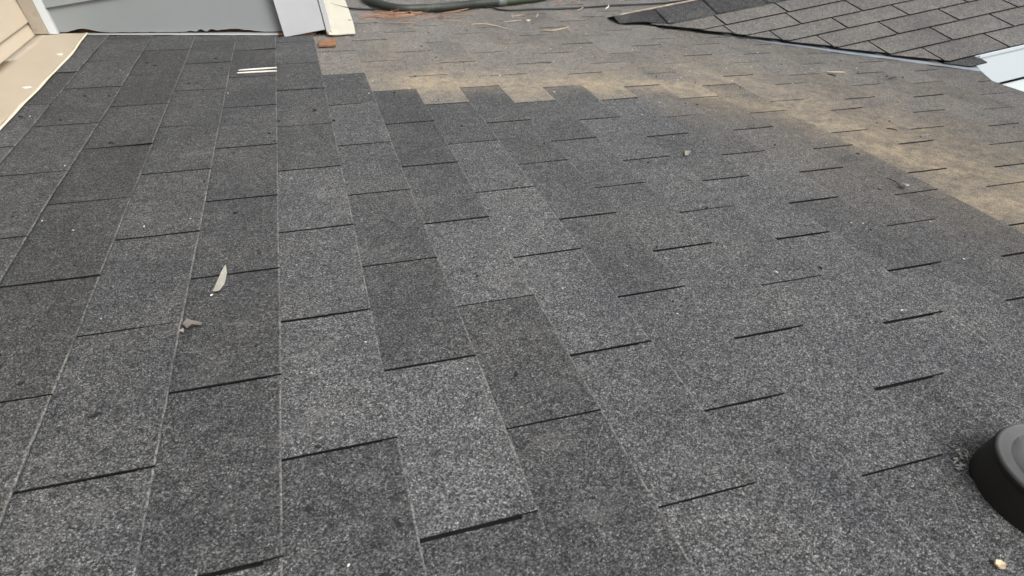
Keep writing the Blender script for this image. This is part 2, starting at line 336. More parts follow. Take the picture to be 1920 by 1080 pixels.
PATH = [(.45,2.16),(.75,2.09),(1.1,2.08),(1.38,1.97),(1.58,1.72),(1.66,1.45),(1.72,1.15),(1.80,.85)]
def dust_at(u, v):
    d = 9
    for (a, b_), (c_, d_) in zip(PATH, PATH[1:]):
        ax, ay = c_-a, d_-b_; t = max(0, min(1, ((u-a)*ax+(v-b_)*ay)/(ax*ax+ay*ay)))
        d = min(d, math.hypot(u-a-ax*t, v-b_-ay*t))
    return d
def tab_mesh(b, v0, v1, tone, old, g0, g1, fine):
    vm = (v0+v1)/2; uc = (b+.5)*E
    nv = 16 if fine else 6
    rng = random.Random(b*1000+int(v0*100))
    lift = [rng.uniform(0, .0012) for _ in range(4)]
    if rng.random() < .12: lift[rng.randrange(2)] += rng.uniform(.001, .003)
    warp = rng.uniform(-.0015, .0015)
    bm = bmesh.new()
    rp = bm.verts.layers.float_vector.new('rp'); ed = bm.verts.layers.float.new('edge')
    tn = bm.verts.layers.float.new('tone'); du = bm.verts.layers.float.new('dust')
    fr = [0, .06, .28, .52, .76, .90, .97, 1.0] if fine else [0, .06, .5, .90, .97, 1.0]
    top = []
    EA = 1.0 if b <= 0 else (.85 if b <= 2 else (.85 if b <= 4 else .78))
    def mk(u, v, n, e):
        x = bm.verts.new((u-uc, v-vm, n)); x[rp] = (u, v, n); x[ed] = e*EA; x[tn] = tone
        d = dust_at(u, v)
        x[du] = ((.18 + (.56 if u < 1.45 else .36)*math.exp(-(d/(.10 if u < 1.45 else .36))**2) + .16*math.exp(-d/.45)) if old else .42*math.exp(-(d/.075)**2) + ((.24*math.exp(-(d/.34)**2)) if u > 1.15 else 0))*(1.0 if u < 2.5 else .8)*max(.12, min(1, (v-.45)/.55))
        return x
    for i, f in enumerate(fr):
        row = []
        for j in range(nv+1):
            q = j/nv
            v = v0 + g0 + (v1-v0-g0-g1)*q
            v += .0006*noise.noise(Vector((b*3.7+f*9, v0*13, q*3))) if j in (0, nv) else 0
            lu = line(b, v) - .02
            ub = line(b+1, v)
            if b == 18: ub = 2.745 + max(0, min(1, (v-1.95)/.19))*.135
            if f == 1.0: u = ub
            elif i == len(fr)-2: u = ub - .0030
            else: u = lu + (ub-lu)*f*.985
            s = (u-lu)/(ub-lu)
            n = .0005 + .005*s + s*s*((1-q)*lift[0] + q*lift[1]) + warp*math.sin(math.pi*q)*s
            row.append(mk(u, v, n, 1.0 if f == 1.0 else 0.0))
        top.append(row)
    for r0, r1 in zip(top, top[1:]):
        for j in range(nv):
            bm.faces.new((r0[j], r1[j], r1[j+1], r0[j+1])).smooth = True
    low = {}
    def lo(x, e):
        k = x
        if k not in low:
            low[k] = mk(x.co.x+uc, x.co.y+vm, x.co.z-.0030, e)
        return low[k]
    for j in range(nv):      # butt face
        a, c = top[-1][j], top[-1][j+1]
        bm.faces.new((a, lo(a, .5), lo(c, .5), c)).material_index = 0
    for col, flip in ((0, 0), (nv, 1)):
        for r0, r1 in zip(top, top[1:]):
            a, c = r0[col], r1[col]
            f = (a, lo(a, 0), lo(c, 0), c) if not flip else (c, lo(c, 0), lo(a, 0), a)
            bm.faces.new(f).material_index = 1
    bm.normal_update()
    for e_ in bm.edges:
        if len(e_.link_faces) == 2 and e_.link_faces[0].normal.dot(e_.link_faces[1].normal) < .7: e_.smooth = False
    return bm, (uc, vm, 0)
tabs = []
grng = random.Random(5)
for b in range(-6, 19):
    sl = SLOTS[b]
    gaps = {}
    for x in sl: gaps[x] = grng.choice([.0015, .0019, .0023, .0027, .0031]) if b < 7 else grng.choice([.0021, .0026, .0031, .0036])
    for v0, v1 in zip(sl, sl[1:]):
        u0, u1 = b*E, (b+1)*E
        if b*E < .05 and v0 > 2.87: continue                     # under the dormer
        if u1 < .16 and v0 > 2.87: continue
        um, vm = (u0+u1)/2, (v0+v1)/2
        if u0 > 1.70 and 2.98 - (um-1.787)*.72 + .22 < vm < 3.147 + (um-1.577)*.72 - .2: continue   # under the wing roof
        pr = [project(uu, vv) for uu in (u0, um, u1) for vv in (v0, vm, v1)]
        if not any(p and abs(p[0]) < 960*1.10 and -540*1.12 < p[1] < 540*1.42 for p in pr): continue
        dist = min(p[2] for p in pr if p)
        tabs.append((dist, b, v0, v1, gaps[v0], gaps[v1]))
tabs.sort()
print('tabs', len(tabs))
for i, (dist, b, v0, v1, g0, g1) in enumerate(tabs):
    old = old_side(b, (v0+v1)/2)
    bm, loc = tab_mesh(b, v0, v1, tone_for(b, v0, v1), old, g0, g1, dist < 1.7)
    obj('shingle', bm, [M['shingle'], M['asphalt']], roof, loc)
bm = bmesh.new(); add_box(bm, -1.1, 2.70, -.3, 5.0, -.016, -.0026); obj('roof_deck', bm, M['deck'], roof)
bm = bmesh.new(); add_box(bm, 2.702, 2.722, -.3, 2.14, -.16, -.004); obj('fascia_board', bm, M['fascia'], roof)
# ------------------------------------------------------------------ tan side wall (left) and its metal apron
XT = -0.8105
wall = thing('siding_wall', 'warm tan lap siding wall along the left edge of the dark roof', 'wall', Matrix.Translation((XT, 1.6, .14)))
def wl(bm): bmesh.ops.translate(bm, verts=bm.verts[:], vec=(-XT, -1.6, -.14)); return bm
zs = [.143, .196] + [.196+.149*k for k in range(1, 24)]
for a, b in zip(zs, zs[1:]):
    # lap board: thicker at its lower edge, tucked behind the next one up
    lo_, hi_ = a + .0008, b + .012
    pr = prism([(XT-.010, -.4, lo_), (XT+.0015, -.4, lo_), (XT+.0015, -.4, lo_+.004), (XT-.0085, -.4, hi_), (XT-.012, -.4, hi_)], (0, 3.25, 0))
    obj('siding_board', wl(pr), M['tan'], wall)
obj('sheathing', wl(box(XT-.08, XT-.0125, -.4, 2.85, .10, 3.62)), M['plywood'], wall)

apr = thing('apron_flashing', 'flat tan metal flashing strip between the tan siding and the shingles', 'flashing', onroof(-.75, 1.9, 0))
edge = [(-.650,.2),(-.650,1.2),(-.650,1.60),(-.6503,1.8436),(-.6512,2.0075),(-.6486,2.1689),(-.6498,2.3038),(-.651,2.468),(-.6507,2.5794),(-.6586,2.7085),(-.663,2.8206),(-.664,2.858)]
edge = [tuple(p) for p in catmull([(a, b, 0) for a, b in edge], 5)]
bm = bmesh.new()
def apn(u, v, f): return .0090 + .0022*noise.noise(Vector((u*5, v*2.2, 1))) + (.0016*noise.noise(Vector((v*9, 3, 1))) if f > .9 else 0)
cols = []
for a, b, _ in edge:
    cols.append([bm.verts.new((-.822+(a+.822)*f+.75, b-1.9, apn(-.822+(a+.822)*f, b, f))) for f in (0, .25, .5, .75, .95, 1)])
for r0, r1 in zip(cols, cols[1:]):
    for k in range(5): bm.faces.new((r0[k], r0[k+1], r1[k+1], r1[k])).smooth = True
bmesh.ops.solidify(bm, geom=bm.faces[:], thickness=.0015)
obj('sheet', bm, M['apron'], apr)
bm = bmesh.new()
add_tube(bm, [(a+.75+.0005, b-1.9, apn(a, b, 1)-.0005) for a, b, _ in edge], .0028, 8)
smooth(obj('hem', bm, M['hem'], apr))
for i, (u, v) in enumerate([DABS[0], DABS[1]]):
    bm = bmesh.new(); bmesh.ops.create_icosphere(bm, subdivisions=2, radius=1)
    rr = random.Random(i)
    for x in bm.verts:
        k = 1 + .45*noise.noise(x.co*2.2 + Vector((i*9, 0, 0)))
        x.co = Vector((x.co.x*.020*k*[.62, .5][i], x.co.y*.008*k, x.co.z*.003*k))
    smooth(obj('sealant_dab', bm, M['sealant'], apr, (u+.75, v-1.9, apn(u, v, .5)+.001)))

# ------------------------------------------------------------------ grey dormer with its corner boards
YG = 2.86
dor = thing('dormer_wall', 'blue grey painted siding wall with ragged bottom edge standing on the roof', 'wall', Matrix.Translation((-.3, YG, .08)))
def dl(bm): bmesh.ops.translate(bm, verts=bm.verts[:], vec=(.3, -YG, -.08)); return bm
ROOFZ = lambda x: -x*math.tan(PITCH)
def ragged(x):
    c = .0125 + .0025*noise.noise(Vector((x*9, 2, 0))) + .002*noise.noise(Vector((x*40, 7, 0)))
    c += .015*math.exp(-((x+.655)/.042)**2) + .014*math.exp(-((x+.255)/.05)**2)*(.6+.4*math.sin(x*160)) + .010*math.exp(-((x+.14)/.06)**2)
    if x > -.24: c += .001
    return c
xs = [-.738 + (.035+.738)*i/70 for i in range(71)]
bot = [(x, 0, ROOFZ(x)+ragged(x)) for x in xs]
poly = [(x, YG-.006, z) for x, _, z in bot] + [(xs[-1], YG-.006, .2315), (xs[0], YG-.006, .2315)]
obj('siding_board', dl(prism(poly, (0, .010, 0))), M['grey'], dor)
for k in range(14):
    z0 = .230 + k*.24
    pr = prism([(-.738, YG-.017, z0), (-.738, YG-.006, z0), (-.738, YG+.002, z0+.238), (-.738, YG-.004, z0+.238)], (.773, 0, 0))
    obj('siding_board', dl(pr), M['grey'], dor)
# curled paint / torn lip along the bottom edge
for xa, xb, amp in ((-.70, -.60, .004), (-.31, -.20, .006), (-.12, .02, .003)):
    P = [(xa+(xb-xa)*i/14, YG-.0085-amp*.5*math.sin(math.pi*i/14), ROOFZ(xa+(xb-xa)*i/14)+ragged(xa+(xb-xa)*i/14)+.001+amp*.15*noise.noise(Vector((i*.9, xa*30, 0)))) for i in range(15)]
    bm = bmesh.new(); add_tube(bm, P, [.0006+.0010*math.sin(math.pi*(i+.5)/15) for i in range(15)], 6)
    smooth(obj('curled_edge', dl(bm), M['grey'], dor))
obj('sheathing', dl(prism([(-.80, YG+.016, ROOFZ(-.80)-.01), (.035, YG+.016, ROOFZ(.035)-.01), (.18, YG+.016, ROOFZ(.18)-.01), (.18, YG+.016, 3.58), (-.80, YG+.016, 3.58)], (0, .05, 0))), M['rotten'], dor)
# trims in the inner corner
pr = prism([(-.8085, YG-.030, ROOFZ(-.8085)+.013), (-.765, YG-.030, ROOFZ(-.765)+.013), (-.765, YG-.030, 3.58), (-.8085, YG-.030, 3.58)], (0, .034, 0))
obj('corner_trim', dl(pr), M['tantrim'], dor)['label'] = 'brown grey vertical trim in the inner corner'
pr = prism([(-.7645, YG-.024, ROOFZ(-.7645)+.012), (-.738, YG-.024, ROOFZ(-.738)+.010), (-.738, YG-.024, 3.58), (-.7645, YG-.024, 3.58)], (0, .028, 0))
obj('corner_trim', dl(pr), M['white'], dor)['label'] = 'white vertical trim beside the grey siding'
# zinc strip showing under the siding
pts = [(-.66, 0), (-.3, 0), (-.1, 0), (.035, 0)]
bm = bmesh.new(); rows = []
for i in range(30):
    x = -.665 + .70*i/29
    z = ROOFZ(x)
    wob = .0012*noise.noise(Vector((x*14, 0, 3)))
    q_ = i/29
    rows.append([bm.verts.new((x, YG+.012, z+.0085)), bm.verts.new((x, YG-.004, z+.0085+wob)), bm.verts.new((x+.001, YG-.010-.026*q_, z+.0080+wob)), bm.verts.new((x+.001, YG-.0105-.026*q_, z+.0055+wob))])
for r0, r1 in zip(rows, rows[1:]):
    for k in range(3): bm.faces.new((r0[k], r0[k+1], r1[k+1], r1[k])).smooth = True
obj('flashing_strip', dl(bm), M['strip'], dor)
# corner boards at the outer corner
YB = 2.812
pr = prism([(.0295, YB, -.006), (.1905, YB, -.0055), (.1945, YB, 3.58), (.0285, YB, 3.58)], (0, .022, 0))
bmesh.ops.bevel(pr, geom=pr.edges[:], offset=.0015, segments=1, affect='EDGES')
obj('corner_board', dl(pr), M['board'], dor)['label'] = 'wide pale grey board with square cut bottom end'
pr = prism([(.1935, YB-.004, ROOFZ(.1935)+.012), (.2135, YB-.004, ROOFZ(.2135)+.012), (.2300, YB-.004, 3.58), (.1985, YB-.004, 3.58)], (0, 1.5, 0))
bmesh.ops.bevel(pr, geom=pr.edges[:], offset=.001, segments=1, affect='EDGES')
obj('corner_board', dl(pr), M['board'], dor)['label'] = 'narrow pale board edge running down to the roof'
obj('board_end', dl(box(.1945, .2130, YB-.0048, YB+.01, ROOFZ(.20)+.0095, ROOFZ(.20)+.024)), M['rawwood'], dor)
pr = prism([(.012, YB+.004, ROOFZ(.012)+.0065), (.150, YB+.004, ROOFZ(.150)+.0065), (.150, YB+.004, ROOFZ(.150)+.016), (.09, YB+.004, ROOFZ(.09)+.013), (.012, YB+.004, ROOFZ(.012)+.016)], (0, .022, 0))
obj('rotted_sill', dl(pr), M['rotten'], dor)
bm = bmesh.new(); add_box(bm, .19, .21, YB+.02, 4.5, -.05, 3.58); obj('side_wall', dl(bm), M['grey'], dor)

# white metal flashing at the foot of the corner
fl = thing('step_flashing', 'weathered cream white metal flashing sheet beside the grey corner board', 'flashing', onroof(.26, 2.8, 0))
bm = bmesh.new()
oe = catmull([(.3045,2.803,0),(.313,2.95,0),(.320,3.2,0),(.325,3.6,0),(.328,4.3,0)], 5); rows = []
for i, p in enumerate(oe):
    rows.append([bm.verts.new((.200+(p[0]-.200)*f-.26, p[1]-(.028*(1-f) if i == 0 else 0)-2.8, 0.0135+.0012*noise.noise(Vector((f*2, p[1]*6, 0)))+(.012*(1-f)**6)*(1 if i else .3))) for f in (0,.15,.4,.7,1)])
for r0, r1 in zip(rows, rows[1:]):
    for k in range(4): bm.faces.new((r0[k], r0[k+1], r1[k+1], r1[k]))
bmesh.ops.solidify(bm, geom=bm.faces[:], thickness=.0016)
obj('sheet', bm, M['cream'], fl)
bm = bmesh.new(); bmesh.ops.create_icosphere(bm, subdivisions=1, radius=.006); bmesh.ops.scale(bm, vec=(1.6,1,.4), verts=bm.verts[:])
obj('dirt_spot', bm, M['darkt'], fl, (.045, .26, .013))

# broken wood chip
o = prism([(p[0], p[1], .0075) for p in SCRAP], (0, 0, .006))
cu = sum(p[0] for p in SCRAP)/4; cv = sum(p[1] for p in SCRAP)/4
bmesh.ops.translate(o, verts=o.verts[:], vec=(-cu, -cv, 0))
bmesh.ops.subdivide_edges(o, edges=o.edges[:], cuts=3, use_grid_fill=True)
for x in o.verts: x.co += Vector((.0022*noise.noise(x.co*90), .0025*noise.noise(x.co*90+Vector((4,0,0))), .0018*noise.noise(x.co*60)))
o = obj('wood_scrap', o, M['wood']); o.matrix_world = onroof(cu, cv)
tag(o, 'orange brown broken wood scrap lying below the grey corner board', 'wood scrap')

# ------------------------------------------------------------------ wing roof on the right
V0 = Vector((1.7478, 2.918, -.288)); UP = Vector((0, .97231, .23371)); NN = Vector((0, -.23371, .97231))
V0 = V0 - NN*.006
WM = Matrix(((1,0,0,V0.x),(0,UP.y,NN.y,V0.y),(0,UP.z,NN.z,V0.z),(0,0,0,1)))
wing = thing('gable_roof', 'smaller neat grey shingle roof with crisp joints rising at the upper right', 'roof', WM)
VS = .7545                                                   # the valley runs along t = -VS*s
TL = [0.03, -.107, -.229, -.343, -.470, -.604, -.742]
S0 = [.60, .93, .765, .940, .785, .965]
wr = random.Random(3)
def slab(name, poly, n0, tslope, thick, parent, tone, dust=0.0):
    """polygon in (s,t) -> thin slab; n = n0 at the bottom edge falling up the slope"""
    cs = sum(p[0] for p in poly)/len(poly); ct = sum(p[1] for p in poly)/len(poly)
    tb = min(p[1] for p in poly)
    bm = bmesh.new(); rp = bm.verts.layers.float_vector.new('rp'); ed = bm.verts.layers.float.new('edge'); tn = bm.verts.layers.float.new('tone'); du = bm.verts.layers.float.new('dust')
    def mk(p, dn):
        n = n0 - (p[1]-tb)*tslope + dn
        x = bm.verts.new((p[0]-cs, p[1]-ct, n)); x[rp] = (p[0]+5, p[1]+9, n); x[tn] = tone; x[du] = dust; return x
    a = [mk(p, 0) for p in poly]; b = [mk(p, -thick) for p in poly]
    f = bm.faces.new(a); f.normal_update()
    if f.normal.z < 0: f.normal_flip()
    k = len(a)
    for i in range(k):
        q = bm.faces.new((a[i], b[i], b[(i+1)%k], a[(i+1)%k])); q.material_index = 1
    bmesh.ops.recalc_face_normals(bm, faces=bm.faces[:])
    return obj(name, bm, [M['shingle'], M['asphalt']], parent, (cs, ct, 0))
for j in range(6):
    tt, tb = TL[j], TL[j+1]
    k = -8
    while True:
        s0 = S0[j] + k*.337; s1 = s0 + .337; k += 1
        if s0 > 2.7: break
        sk = .07
        poly = [(s0+.0052+wr.uniform(-.0006,.0006), tb+wr.uniform(-.0012,.0012)), (s1-.0052, tb+wr.uniform(-.0012,.0012)), (s1-.0052, tt+.012), (s0+.0028, tt+.012)]
        poly = clip(poly, VS, 1, 0.0)
        if len(poly) < 3 or max(p[0] for p in poly)-min(p[0] for p in poly) < .012: continue
        slab('shingle', poly, .0100, .055, .0060, wing, (1.75+wr.uniform(-.09,.09))*(1.12 if s0 > 1.0 else 1.0), .16)
# starter piece under the last course, beside the valley
slab('starter_strip', clip([(.95,-.80),(1.135,-.80),(1.135,-.735),(.95,-.735)], VS, 1, 0.01), .002, .02, .004, wing, 1.0)
bm = bmesh.new()
pd = clip([(-.4,-.738),(2.75,-.738),(2.75,.165),(-.4,.165)], VS, 1, -.042)
a = [bm.verts.new((*p, -.0055)) for p in pd]; b = [bm.verts.new((*p, -.0100)) for p in pd]; k = len(a)
bm.faces.new(a); bm.faces.new(b[::-1])
for i in range(k): bm.faces.new((a[i], b[i], b[(i+1)%k], a[(i+1)%k]))
bmesh.ops.recalc_face_normals(bm, faces=bm.faces[:]); obj('roof_deck', bm, M['deck'], wing)
# far slope of the wing
RZ = .155
fs = Vector((0, math.cos(2*math.asin(.23371)), -math.sin(2*math.asin(.23371))))
bm = bmesh.new(); rp = bm.verts.layers.float_vector.new('rp'); tn = bm.verts.layers.float.new('tone'); q = []
for p in ((-.17, RZ, .002), (2.75, RZ, .002), (2.75, RZ+fs.y*1.3, .002+fs.z*1.3), (1.55, RZ+fs.y*1.3, .002+fs.z*1.3)):
    x = bm.verts.new(p); x[rp] = (p[0]+3, p[1]+2, p[2]); x[tn] = 1.5; q.append(x)
bm.faces.new(q); bmesh.ops.solidify(bm, geom=bm.faces[:], thickness=.012); obj('far_slope', bm, M['shingle'], wing)
# ridge caps
cs_ = [-.20, .02, .283, .56, .84, 1.12, 1.40, 1.68, 1.96, 2.24, 2.52, 2.8]
for i, (s0, s1) in enumerate(zip(cs_, cs_[1:])):
    bm = bmesh.new(); rp = bm.verts.layers.float_vector.new('rp'); ed = bm.verts.layers.float.new('edge'); tn = bm.verts.layers.float.new('tone'); du = bm.verts.layers.float.new('dust')
    tone = [1.4, 1.9, 1.65, 1.9, 1.7, 1.8, 1.75, 1.9, 1.7, 1.8, 1.7][i]; rows = []
    for s in (s0, s0+(s1-s0)*.5, s1+.02):
        lift = .012 - .006*(s-s0)/(s1-s0)
        lo_ = -.001 + (0 if i else (.012 if s == s0 else 0))
        tb0 = lo_ if i else max(lo_, -VS*s-.003)
        row = []
        for (t, n) in ((tb0, lift), (RZ*.55, lift+.001), (RZ-.012, lift+.003), (RZ, lift+.002), (RZ+fs.y*.03, lift+fs.z*.03), (RZ+fs.y*.15, lift+fs.z*.15)):
            x = bm.verts.new((s-s0, t, n)); x[rp] = (s+1, t+3, n); x[tn] = tone; row.append(x)
        rows.append(row)
    for r0, r1 in zip(rows, rows[1:]):
        for kk in range(5): bm.faces.new((r0[kk], r1[kk], r1[kk+1], r0[kk+1]))
    bmesh.ops.solidify(bm, geom=bm.faces[:], thickness=.0045)
    obj('ridge_cap', bm, [M['shingle']], wing, (s0, 0, 0))
# batten along the ridge
bt = box(-.17, .62, -.004, .004, -.006, -.001, .001)
for x in bt.verts: x.co.z += .002*noise.noise(x.co*8)
o = obj('wood_batten', bt, M['batten']); o.matrix_world = WM @ Matrix.Translation((0, RZ-.001, .0205))
tag(o, 'thin bare wood batten lying along the ridge of the smaller roof', 'batten')

# valley metal under the cut shingle edge
vf = thing('valley_flashing', 'blue grey metal valley strip with rust along the cut shingle edge', 'flashing', onroof(2.3, 2.6, 0))
a, b = Vector((1.79, 2.985)), Vector((2.905, 2.172)); d = (b-a).normalized(); pn = Vector((d.y, -d.x))
bm = bmesh.new(); rows = []
for i in range(40):
    f = i/39; p = a + (b-a)*f
    wdt = (.030 + .072*min(1, f*1.8))*(1+.22*noise.noise(Vector((f*9, 0, 0)))) 
    rows.append([bm.verts.new((*(p + pn*x - Vector((2.3, 2.6))), n)) for x, n in ((-.10, .0075), (.0, .0082), (wdt*.6, .0078+.0006*math.sin(f*30)), (wdt, .0060+.0008*noise.noise(Vector((f*25, 3, 0)))))])
for r0, r1 in zip(rows, rows[1:]):
    for kk in range(3): bm.faces.new((r0[kk], r0[kk+1], r1[kk+1], r1[kk])).smooth = True
bmesh.ops.recalc_face_normals(bm, faces=bm.faces[:])
obj('metal_sheet', bm, M['valley'], vf)

# white wall under the wing's eave
YW = 2.19
ww = thing('white_wall', 'bright white fascia and siding under the eave at the right edge', 'wall', Matrix.Translation((3.0, YW, -.6)))
def wwl(bm): bmesh.ops.translate(bm, verts=bm.verts[:], vec=(-3.0, -YW, .6)); return bm
obj('fascia_board', wwl(box(2.866, 4.6, YW-.012, YW+.010, -.612, -.464, .002)), M['fascia'], ww)
obj('drip_edge', wwl(box(2.868, 4.6, YW-.018, YW-.0125, -.468, -.4560)), M['fascia'], ww)
obj('siding_board', wwl(box(2.60, 4.6, YW-.006, YW+.008, -.700, -.634)), M['soffit'], ww)
for k in range(12):
    z1 = -.703 - k*.12
    obj('siding_board', wwl(prism([(2.60, YW-.008, z1-.118), (2.60, YW+.004, z1-.118), (2.60, YW+.010, z1), (2.60, YW-.0, z1)], (2.0, 0, 0))), M['soffit'], ww)
obj('sheathing', wwl(box(2.60, 4.58, YW+.0105, YW+.05, -3.4, -.47)), M['deck'], ww)

# ------------------------------------------------------------------ round black vent at the right edge
vent = thing('roof_vent', 'round black plastic roof vent cap cut off by the right edge', 'vent', onroof(.925, .300, 0))
bm = bmesh.new(); add_lathe(bm, [(.0945,.002),(.0942,.010),(.0905,.030),(.0868,.044),(.0858,.0475),(.0868,.050),(.0853,.0525)])
smooth(obj('skirt', bm, M['black'], vent))
bm = bmesh.new(); add_lathe(bm, [(.0851,.0526),(.0846,.0545),(.0832,.0558),(.0815,.0560),(.0800,.0552),(.0790,.0548),(.0690,.0540),(.0672,.0532)])
smooth(obj('rim', bm, M['rim'], vent))
bm = bmesh.new(); add_lathe(bm, [(.0671,.0531),(.0640,.0500),(.0560,.0420),(.0440,.0345),(.0250,.0300),(.0,.0290)])
smooth(obj('cap', bm, M['cap'], vent))

# ------------------------------------------------------------------ hose and cable
hz = thing('hose', 'thick dark green hose looping across the top of the roof', 'hose', onroof(HOSE[4][0], HOSE[4][1]))
hu, hv = HOSE[4]
def hpts(P, n): return catmull([(u-hu, v-hv, n) for u, v in P], 6)
bm = bmesh.new(); P = hpts([(.43, 3.85), (.424, 3.7)] + HOSE, .027)
P = [Vector((p.x, p.y, p.z + .0015*noise.noise(Vector((p.x*7, p.y*7, 0))))) for p in P]
add_tube(bm, P, .0195, 16); smooth(obj('tube', bm, M['hose'], hz))
bm = bmesh.new(); add_tube(bm, [Vector((HOSE[-1][0]-hu-.012, HOSE[-1][1]-hv-.005, .027)), Vector((HOSE[-1][0]-hu+.035, HOSE[-1][1]-hv+.016, .027))], .0222, 16); smooth(obj('collar', bm, M['collar'], hz))
bm = bmesh.new(); add_tube(bm, hpts(HOSE2 + [(1.46, 3.66), (1.55, 3.85)], .025), .0165, 14); smooth(obj('green_tube', bm, M['greenhose'], hz))
bm = bmesh.new(); cu, cv = CABLE[8]
P = catmull([(u-cu, v-cv, .0105 + (.002 if i % 3 == 0 else 0)) for i, (u, v) in enumerate(CABLE)], 8)
add_tube(bm, P, .0046, 8); o = smooth(obj('cable', bm, M['cable'])); o.matrix_world = onroof(cu, cv)
tag(o, 'thin black cable running across the roof in front of the green hose', 'cable')

# ------------------------------------------------------------------ needles, twigs, leaves
def strand(nm_, P, r, mat, label, cat, group=None, n=.0085):
    P3 = [(u, v, n + (.0025*(i % 2) if nm_ != 'pale_strip' else 0)) for i, (u, v) in enumerate(P)]
    if len(P3) == 2:
        a, b = P3; mid = ((a[0]+b[0])/2 + (b[1]-a[1])*.06, (a[1]+b[1])/2 - (b[0]-a[0])*.06, n+.003); P3 = [a, mid, b]
    c0 = P3[len(P3)//2]
    Q = catmull([(p[0]-c0[0], p[1]-c0[1], p[2]) for p in P3], 5)
    bm = bmesh.new(); k = len(Q)
    add_tube(bm, Q, [r*(.55+.45*math.sin(math.pi*min(1, (i+.6)/k))) for i in range(k)], 6)
    o = smooth(obj(nm_, bm, mat)); o.matrix_world = onroof(c0[0], c0[1])
    return tag(o, label, cat, group)
TW = [
 ('pine_needle','needle',.0022,'straight tan pine needle just below the middle of the hose'),
 ('pine_needle','needle',.0032,'thick tan pine needle touching the underside of the hose right of the clump'),
 ('pine_needle','needle',.0028,'bent tan pine needle directly right of the needle clump'),
 ('pine_needle','needle',.0028,'hook shaped orange pine needle with a rounded bend'),
 ('pine_needle','needle',.0018,'thin reddish pine needle lying along the tip of the hooked needle'),
 ('pine_needle','palet',.0024,'long pale needle with a dark tail between the hose and the dusty shingles'),
 ('pine_needle','palet',.0020,'pale needle lying flat just left of the small yellow leaf'),
 ('pine_needle','palet',.0020,'short upright needle crossing two others near the yellow leaf'),
 ('pine_needle','palet',.0018,'slim pale needle behind the yellow leaf and below the cable'),
 ('pine_needle','needle',.0034,'short orange needle beside the green end of the hose'),
 ('twig','palet',.0030,'pale curved dry twig with a fork shaped right end on grey shingles'),
 ('twig','darkt',.0016,'thin grey twig lying along the underside of the pale curved twig'),
 ('twig','palet',.0020,'short stub hanging down at the right end of the pale curved twig'),
 ('pine_needle','needle',.0030,'short orange needle above the cable right of the hose end'),
 ('pine_needle','needle',.0026,'stubby tan needle at the very top edge above the cable'),
 ('pine_needle','palet',.0030,'short pale needle crossing the cable at a slant'),
 ('dry_petal','sealant',.0042,'small whitish petal standing above the cable near the ridge'),
 ('twig','palet',.0030,'tiny whitish stem just below the cable and above the yellow leaf'),
 ('twig','palet',.0026,'pale bent twig on dusty shingles below the valley strip'),
 ('twig','darkt',.0036,'short thick dark twig under the pale bent twig'),
 ('twig','darkt',.0030,'small dark curled twig right of the pale bent twig'),
 ('twig','darkt',.0026,'dark slanted twig lying on the tan dusty shingles'),
 ('twig','darkt',.0016,'thin brown twig pointing at the round nail head'),
 ('pine_needle','needle',.0026,'straight orange needle in front of the needle clump'),
 ('twig','palet',.0018,'thin pale twig close to the left end of the valley strip'),
]
for (nm, mt, r, lab), P in zip(TW, TWIGS):
    strand(nm, P, r*.8, M[mt], lab, 'twig' if nm == 'twig' else ('petal' if nm == 'dry_petal' else 'pine needle'), 'loose twigs and needles on the roof')
# the dense clump under the hose
bm = bmesh.new(); rr = random.Random(21); cu, cv = CLUMP[0]
for i in range(80):
    x = rr.gauss(0, .085); y = rr.gauss(0, .040) + x*.12; L = rr.uniform(.05, .13); a = rr.gauss(.15, .55) if rr.random() < .8 else rr.uniform(0, 3.1)
    z = .008 + abs(rr.gauss(0, .008))
    d = Vector((math.cos(a), math.sin(a), rr.uniform(-.08, .12)))*L/2; bend = Vector((-d.y, d.x, 0))*rr.uniform(-.25, .25)
    c0 = Vector((x, y, z))
    Q = [c0-d, c0+bend*.7, c0+d]
    for q in Q: q.z = max(q.z, .0072)
    add_tube(bm, catmull(Q, 3), .0008*rr.uniform(.6, 1.3), 4)
o = obj('pine_needles', bm, M['needle']); o.matrix_world = onroof(cu, cv)
tag(o, 'orange brown clump of fallen pine needles against the hose', 'pine needles', kind='stuff')

def leaf(name, poly, mat, label, cat, z=.0075, curl=.004, thick=.0006):
    cu = sum(p[0] for p in poly)/len(poly); cv = sum(p[1] for p in poly)/len(poly)
    bm = bmesh.new(); c = bm.verts.new((0, 0, z))
    ring = [bm.verts.new((p[0]-cu, p[1]-cv, z + curl*(.5+.5*math.sin(i*1.9)))) for i, p in enumerate(poly)]
    for i in range(len(ring)): bm.faces.new((c, ring[i], ring[(i+1) % len(ring)]))
    bmesh.ops.recalc_face_normals(bm, faces=bm.faces[:])
    bmesh.ops.subdivide_edges(bm, edges=bm.edges[:], cuts=2, use_grid_fill=True)
    for x in bm.verts: x.co.z += .0012*noise.noise(x.co*120)
    bmesh.ops.solidify(bm, geom=bm.faces[:], thickness=thick)
    o = obj(name, bm, mat); o.matrix_world = onroof(cu, cv)
    return tag(o, label, cat)
leaf('dry_leaf', PALE_LEAF, M['deadleaf'], 'long pale silvery dry leaf lying across a joint in the lower left', 'leaf', curl=.003)
leaf('dry_leaf', DARK_LEAF, M['brownleaf'], 'dark grey brown dry leaf at the end of a joint near the left', 'leaf', curl=.008)
leaf('bark_flake', CHIP, M['brownleaf2'], 'tiny tan bark flake beside the dark dry leaf', 'flake', curl=.002)
leaf('dry_leaf', SMALL_LEAF, M['brownleaf2'], 'small pale crumpled leaf on grey shingles below the tan dust', 'leaf', curl=.0045)
leaf('dry_leaf', LEAF2, M['yellowleaf'], 'small yellow leaf on the shingles below the cable', 'leaf', curl=.006)
u, v = GRAVEL[0]
